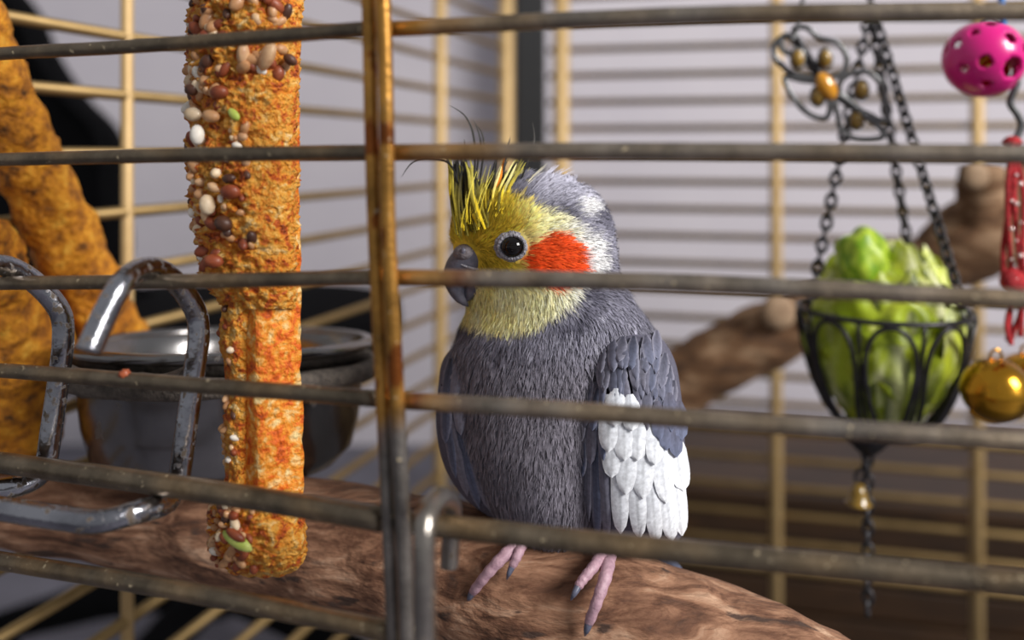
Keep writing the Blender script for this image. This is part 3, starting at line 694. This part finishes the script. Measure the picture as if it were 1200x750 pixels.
# beak
bz = -26
BK = spline([(570,304,bz,20),(556,304,bz,20),(543,309,bz,18),(535,320,bz,15),(534,333,bz,12),(538,346,bz,8),(545,355,bz,4),(549,359,bz,1.0)], 6)
V, Fc = tube_mesh([B(x, y, z) for x, y, z, r in BK], [r*k for x, y, z, r in BK], ns=20); bk_ = mk('beak', V, Fc, M['beak'], bird)
LBK = spline([(572,328,bz,15),(560,334,bz,13),(552,342,bz,9),(549,350,bz,4),(549,353,bz,1)], 6)
V, Fc = tube_mesh([B(x, y, z) for x, y, z, r in LBK], [r*k for x, y, z, r in LBK], ns=16); mk('lower_beak', V, Fc, M['beak'], bird)
V, Fc = ball_mesh(B(546, 297, bz-4), (15*k, 17*k, 11*k), 20, 12); mk('cere', V, Fc, M['cere'], bird)
V, Fc = ball_mesh(B(543, 294.5, bz-18.5), (3.2*k, 2.4*k, 4*k), 12, 8); mk('nostril', V, Fc, M['beak'], bird)
q_ = [B(x, y, bz+zz) for x, y, zz in ((532,302,-9),(538,308,-15),(548,313,-19),(562,316,-20))]
tube('cere_edge', spline([tuple(v) for v in q_], 6), 1.3*k, M['eyering'], bird, ns=8)
# feet: toes wrap the front of the perch
def toe(pts, r0, parent):
    p3 = [P(x, y, perch_front(x, y)-.0012) for x, y in pts]
    q_ = spline([tuple(v) for v in p3], 8); n = len(q_)
    V, Fc = tube_mesh(q_, [r0*k*(1-.35*i/(n-1)) for i in range(n)], 12, rfun=lambda p, a, i: 1+.07*math.sin(i*1.55))
    t = mk('toe', V, Fc, M['skin'], parent)
    d = (Vector(q_[-1])-Vector(q_[-3])).normalized(); e = Vector(q_[-1])
    cl = spline([tuple(e-d*.0004), tuple(e+d*.0016+Vector((0,-.0006,0))), tuple(e+d*.0024+Vector((0,-.0002,-.0004))), tuple(e+d*.0030+Vector((0,.0004,-.0010)))], 4)
    V, Fc = tube_mesh(cl, [r0*k*.62*(1-.9*i/(len(cl)-1)) for i in range(len(cl))], 10); mk('claw', V, Fc, M['claw'], t)
def shank(a, b):
    q_ = spline([tuple(a), tuple((a+b)/2+Vector((0,.001,0))), tuple(b)], 4)
    V, Fc = tube_mesh(q_, 8.5*k, 12); return mk('foot', V, Fc, M['skin'], bird)
f1 = shank(B(622,625,0), P(604,646,perch_front(604,646)))
toe([(604,640),(586,656),(568,676),(554,694)], 7.6, f1); toe([(610,640),(606,652),(600,664)], 6.5, f1)
f2 = shank(B(690,625,-10), P(708,654,perch_front(708,654)))
toe([(706,650),(696,664),(684,678),(677,688)], 7, f2); toe([(714,650),(710,674),(700,704),(690,730)], 8, f2)

# ------------------------------------------------------------------ hanging basket with lettuce
D1 = .36
bas = root('hanging_basket', P(1030, 500, D1), 'dark wire basket hung on three chains, holding lettuce', 'basket')
rc = P(1035, 362, D1); rr = 95*D1/F; k1 = D1/F
tube('rim', [rc+Vector((rr*math.cos(a), rr*math.sin(a), 0)) for a in [2*math.pi*i/48 for i in range(48)]], .0011, M['iron'], bas, closed=True, ns=8)
bprof = lambda t: (rr*(1-.06*t-.36*t*t-.10*t**6), -t*.0505)
for t in (.99,):
    r_, z_ = bprof(t); tube('base_ring', [rc+Vector((r_*math.cos(a), r_*math.sin(a), z_)) for a in [2*math.pi*i/32 for i in range(32)]], .0011, M['iron'], bas, closed=True, ns=8)
for j in range(9):                                     # petal shaped wire loops
    a0 = 2*math.pi*j/9+.2; pts = []
    for i in range(25):
        s = i/24; t = 1-math.sin(s*math.pi)**.8*.97; w_ = .30*math.sin(s*2*math.pi)*(-1)*(1-.2*t)
        r_, z_ = bprof(max(0.02, t)); a = a0+(s-.5)*1.5*(1-.45*t)*(.45+.55*math.sin(s*math.pi)); pts.append(rc+Vector((r_*1.01*math.cos(a), r_*1.01*math.sin(a), z_)))
    tube('petal_wire', pts, .0010, M['iron'], bas, ns=7)
    a = a0+.35; tube('rib_wire', [rc+Vector((bprof(t)[0]*math.cos(a), bprof(t)[0]*math.sin(a), bprof(t)[1])) for t in [i/12 for i in range(13)]], .0008, M['iron'], bas, ns=7)
for j in range(5):
    a = 2*math.pi*j/5; r_, z_ = bprof(.99)
    tube('rib_wire', [rc+Vector((r_*math.cos(a)*(1-s), r_*math.sin(a)*(1-s), z_-.004*s)) for s in (0,.3,.6,1)], .0009, M['iron'], bas, ns=7)
V, Fc = lathe(P(1017, 524, D1), [(0,.010),(.010,.0085),(.0095,.004),(.006,0),(.003,-.003),(0,-.004)], 20); mk('finial', V, Fc, M['iron'], bas)
lv, lf = tube_mesh([Vector((.0019*math.cos(a), 0, .0032*math.sin(a))) for a in [2*math.pi*i/14 for i in range(14)]], .0008, 6, closed=True)
linkm = bpy.data.meshes.new('chain_link'); linkm.from_pydata([tuple(v) for v in lv], [], lf); linkm.polygons.foreach_set('use_smooth', [True]*len(linkm.polygons)); linkm.materials.append(M['iron'])
def chain(a, b, parent, step=.0046):
    a, b = Vector(a), Vector(b); d = b-a; n = max(2, int(d.length/step)); rot = d.to_track_quat('Z', 'Y')
    for i in range(n):
        o = bpy.data.objects.new('chain_link', linkm); col.objects.link(o); o.parent = parent
        from mathutils import Quaternion
        o.rotation_mode = 'QUATERNION'; o.rotation_quaternion = rot @ Quaternion((0,0,1), (i % 2)*1.5708+.6)
        o.location = a+d*((i+.5)/n)-LOC[parent.name]
apex = P(1020, 10, D1)
chain(apex, rc+Vector((-rr*.97, -.006, .002)), bas); chain(apex, P(1066, 300, D1+.02), bas); chain(apex+Vector((.001,0,0)), rc+Vector((rr*.64, -rr*.72, .001)), bas)
chain(P(1020,-300,D1), apex, bas); chain(P(1017,530,D1), P(1017,720,D1), bas)
chain(P(1016,534,D1), P(1006,566,D1), bas)
V, Fc = lathe(P(1006, 590, D1), [(0,.009),(.002,.0085),(.0035,.005),(.0042,.001),(.0055,0),(.005,-.0005),(0,.004)], 16); mk('small_bell', V, Fc, M['darkamber'], bas)
# lettuce
let = root('lettuce', P(1035, 490, D1), 'crumpled green lettuce leaves stuffed in the wire basket', 'lettuce')
LG = srgb(160,178,30); LY = srgb(200,206,60); LW = srgb(240,240,190); LD = srgb(62,80,10)
V, Fc = ball_mesh((0,0,0), 1, 90, 60); out = []; Cc = []
def fold(v):                                           # crumpled ridges of tightly folded leaves
    w_ = noise.noise(v*1.3)*2.2; r_ = 1-abs(math.sin(v.z*5.5+v.x*2.6+w_*1.6)); return r_**1.5
for v in V:
    t = v.z; tap = (1 if t > -.1 else max(.2, 1-.42*(-t-.1)**1.3)); f_ = fold(v); n_ = noise.fractal(v*3.0, .9, 2, 4)
    q_ = Vector((v.x*.0275*tap, v.y*.0275*tap, v.z*.0400))*(1+.10*f_+.07*n_); out.append(P(1034, 398, D1)+q_)
    m_ = noise.noise(v*2.4+Vector((7,1,3))); c = mix(LG, LD, .5*sm(.1,.5,noise.noise(v*3.3+Vector((2,9,4))))); c = mix(c, LY, sm(-.2,.4,m_)*.8); Cc.append(mix(c, LW, sm(.3,.6,m_)*.7))
mk('heart', out, Fc, M['leaf'], let, colors=Cc)
def leaf(c, rx, rz, th0, th1, lat0, lat1, seed_, tone):
    """cupped ruffled leaf hugging the heart; th = angle about the upright, 0 towards the viewer"""
    nu, nv = 26, 20; V = []; Fc = []; Cc = []
    for i in range(nu+1):
        u = i/nu; e = abs(2*u-1)
        for j in range(nv+1):
            v = j/nv; th = th0+(th1-th0)*u; la = lat0+(lat1-lat0)*(v-(.18*e*e*v))
            g = 1+.05*math.sin(u*16+seed_*3)*v*v+.09*noise.noise(Vector((u*3, v*3, seed_)))+.05*noise.noise(Vector((u*8, v*7, seed_)))+.05*v*v
            low_ = 1 if la > 0 else 1-.32*abs(math.sin(la))**1.3
            V.append(Vector(c)+Vector((rx*g*low_*math.cos(la)*math.sin(th), -rx*g*low_*math.cos(la)*math.cos(th), rz*g*math.sin(la))))
            rib = 1-sm(.04, .16, abs(u-.5)+.05*v); vein = max(0, math.sin((abs(u-.5)*14-v*5)*2.4))**5*.45
            cc = mix(LG, LY, tone*.6); cc = mix(cc, LD, .85*sm(-.02,.4,noise.noise(Vector((u*6, v*5, seed_+3))))); cc = mix(cc, LW, .6*sm(.25,.5,noise.noise(Vector((u*5, v*4, seed_+30))))); Cc.append(mix(cc, LW, max(rib*.85, vein)*sm(-.2,.5,tone)))
    for i in range(nu):
        for j in range(nv): b_ = i*(nv+1)+j; Fc.append((b_, b_+1, b_+nv+2, b_+nv+1))
    mk('leaf', V, Fc, M['leaf'], let, colors=Cc)
cL = P(1034, 398, D1)
for a_ in ((.0295,.041,-1.9,-.5,-1.2,.35,1,.05),(.0290,.042,-.9,.5,-1.2,.1,2,.2),(.0300,.041,.35,1.7,-1.2,.55,3,.9),(.0295,.043,1.3,2.7,-1.2,1.0,4,.8),(.0295,.042,2.5,4.2,-1.2,.9,5,.5),
           (.0275,.043,-.1,1.2,-.3,.85,6,1.0),(.0265,.043,-1.5,-.2,-.2,.95,7,.3),(.0280,.043,.9,2.0,-.2,1.0,8,1.0)):
    leaf(cL, *a_)
leaf(cL, .0262, .0430, -.6, 1.2, .1, 1.15, 11, 1.0); leaf(cL+Vector((.003,0,-.003)), .0270, .0425, .3, 2.0, .0, 1.05, 13, 1.0)
V, Fc = ball_mesh((0,0,0), 1, 40, 28); out = []; Cc = []          # bright curled tip on top
for v in V:
    n_ = noise.noise(v*1.5+Vector((3,0,0))); f_ = abs(math.sin(v.x*4+v.z*2)); q_ = Vector((v.x*.0105, v.y*.010, v.z*.0125))*(1+.22*n_+.07*f_); out.append(P(1011, 304, D1-.010)+q_); Cc.append(mix(srgb(116,158,10), srgb(186,212,60), sm(-.4,.4,noise.noise(v*3))))
mk('leaf', out, Fc, M['leaf'], let, colors=Cc)

# butterfly wire ornament
orn = root('wire_flower', P(968, 160, .345), 'pewter wire flower ornament with amber beads by the chains', 'ornament')
cp = lambda c, d=.345: (860+c[0]/3.41, c[1]/3.41, d)
for lp in ([(345,300),(285,210),(240,120),(290,110),(340,150),(410,170),(450,225),(440,285),(390,310)], [(330,310),(240,295),(180,250),(160,205),(175,165),(215,140),(250,180),(300,260),(345,310)],
           [(430,320),(480,290),(540,290),(590,340),(600,410),(610,480),(545,465),(480,420),(425,370)], [(400,390),(415,460),(430,520),(490,555),(590,550),(585,510),(530,470),(470,420),(415,380)],
           [(330,330),(270,320),(205,310),(225,370),(270,430),(320,465),(370,470),(385,420),(365,370)], [(250,180),(225,150),(190,150),(195,200),(240,215)]):
    q_ = spline([tuple(P(*cp(c, .345-.00002*(c[0]-370)))) for c in lp], 6, closed=True); tube('petal_loop', q_, .0012, M['pewter'], orn, closed=True, ns=8)
for c in ((365,235),(255,235),(510,360),(490,480),(335,385)):
    V, Fc = ball_mesh(P(*cp(c, .343)), (.0026,.0026,.0036), 12, 8); mk('bead', V, Fc, M['darkamber'], orn)
    q_ = [P(*cp((c[0]+26*math.cos(a), c[1]+38*math.sin(a)), .3445)) for a in [2*math.pi*i/16 for i in range(16)]]; tube('bead_ring', q_, .0008, M['pewter'], orn, closed=True, ns=6)
ax = Vector((.5,0,-.86)); V, Fc = ball_mesh(P(*cp((370,345), .341)), (.0036,.003,.0062), 16, 10, (Vector((.86,0,.5)), Vector((0,1,0)), ax)); mk('centre_bead', V, Fc, M['amber'], orn)
ptube('stem_wire', [cp((250,130)), cp((262,60)), cp((275,0)), cp((280,-120)), cp((290,-500))], .0009, M['pewter'], orn, ns=8)
ptube('stem_wire', [cp((370,360)), cp((340,290)), cp((250,150))], .0016, M['iron'], orn, ns=8); ptube('stem_wire', [cp((380,360)), cp((460,420)), cp((560,470))], .0014, M['iron'], orn, ns=8)

# ------------------------------------------------------------------ ball and bell toy
D2 = .315; k2 = D2/F
toy = root('bell_toy', P(1165, 495, D2), 'hanging toy with pink ball, red cords and gold bells', 'bird toy')
import bmesh
bm = bmesh.new(); bmesh.ops.create_icosphere(bm, subdivisions=5, radius=45*k2)
hd = [Vector(v).normalized() for v in ((-.45,-.86,-.18),(.22,-.86,.46),(.25,-.92,-.32),(.62,-.75,.18),(-.1,-.5,.86),(-.85,-.3,.35),(.75,-.3,.6),(-.3,-.62,-.72),(.55,-.45,-.7),(-.8,-.5,-.3),(.95,-.1,-.25),(-.55,-.55,.62))]
hd += [-v for v in hd]; hr = [.17,.16,.30,.14,.15,.14,.15,.14,.15,.13,.15,.12]*2
kill = [f for f in bm.faces if any(f.calc_center_median().normalized().angle(v) < r_ for v, r_ in zip(hd, hr))]
bmesh.ops.delete(bm, geom=kill, context='FACES')
g = bmesh.ops.solidify(bm, geom=bm.faces[:], thickness=.0012)
bm.verts.index_update(); cB = P(1153, 69, D2); V = [v.co+cB for v in bm.verts]; Fc = [tuple(x.index for x in f.verts) for f in bm.faces]; bm.free()
mk('ball', V, Fc, M['pink'], toy)
ball('inner_bell', P(1160, 80, D2), .0068, M['gold'], toy, nu=20, nv=14)
ptube('blue_clip', [(1176,32,D2),(1174,10,D2),(1172,-30,D2),(1172,-80,D2)], .0013, M['blue'], toy, ns=8)
ptube('ball_hanger', [(1150,24,D2),(1160,18,D2),(1172,24,D2),(1176,30,D2)], .0007, M['pewter'], toy, ns=8)
ptube('hook', [(1178,100,D2),(1192,95,D2),(1186,112,D2),(1184,122,D2),(1192,134,D2),(1197,146,D2),(1193,158,D2),(1187,166,D2)], .0013, M['pewter'], toy, ns=10)
ball('knot', P(1186, 168, D2), (.0034,.0034,.0028), M['red'], toy)
for a, b_ in (((1184,170),(1182,400)), ((1190,170),(1196,395)), ((1187,170),(1176,330)), ((1193,175),(1204,340)), ((1187,170),(1190,250)), ((1181,330),(1184,404)), ((1198,330),(1188,398))):
    pts = [(a[0]+(b_[0]-a[0])*s+3*math.sin(s*7+a[0]), a[1]+(b_[1]-a[1])*s, D2-.002*math.sin(s*5+b_[0])) for s in [i/8 for i in range(9)]]
    ptube('cord', pts, .00095, M['red'], toy, ns=7, n=4)
for s in range(11):
    ball('bead', P(1191+6*math.sin(s*2.1), 205+s*13+5*math.sin(s*3.7), D2-.0028), .0006+.0003*(s % 2), M['silver'], toy, nu=8, nv=6)
ball('knot', P(1188, 330, D2), (.0050,.0040,.0052), M['red'], toy)
def bell(px, py, r, d):
    c = P(px, py, d); V, Fc = lathe(c, [(0,r*1.0)]+[(r*math.sin(a), r*math.cos(a)*(1 if math.cos(a) > 0 else .95)) for a in [math.pi*i/18 for i in range(1,9)]]+[(r*1.03, .05*r),(r*1.03,-.05*r)]+[(r*math.sin(a), r*math.cos(a)*.95) for a in [math.pi*i/18 for i in range(10,18)]]+[(0,-r*.95)], 32)
    o = mk('bell', V, Fc, M['gold'], toy); o['label'] = 'round gold jingle bell'
    tube('bell_loop', [c+Vector((.0022*math.cos(a), 0, r+.001+.0022*math.sin(a))) for a in [2*math.pi*i/14 for i in range(14)]], .0006, M['gold'], o, closed=True, ns=6)
    tube('bell_slot', [c+Vector((r*1.0*math.sin(a), -.0, -r*.95*math.cos(a))) for a in [-.9+1.8*i/12 for i in range(13)]], .0008, M['gold'], o, ns=6)
bell(1167, 458, 38*k2, D2); bell(1203, 448, 36*k2, D2+.016)

# crumb stuck on a bar
V, Fc = ball_mesh((0,0,0), 1, 14, 10); cpos = P(146, 438, dl(146)-.001); out = [cpos+Vector((v.x*.0013, v.y*.0011, v.z*.0011))*(1+.35*noise.noise(v*2)) for v in V]
tag(mk('food_crumb', out, Fc, SEEDM[0], loc=cpos), 'tiny reddish food crumb stuck on the door bar below the hook', 'crumb')
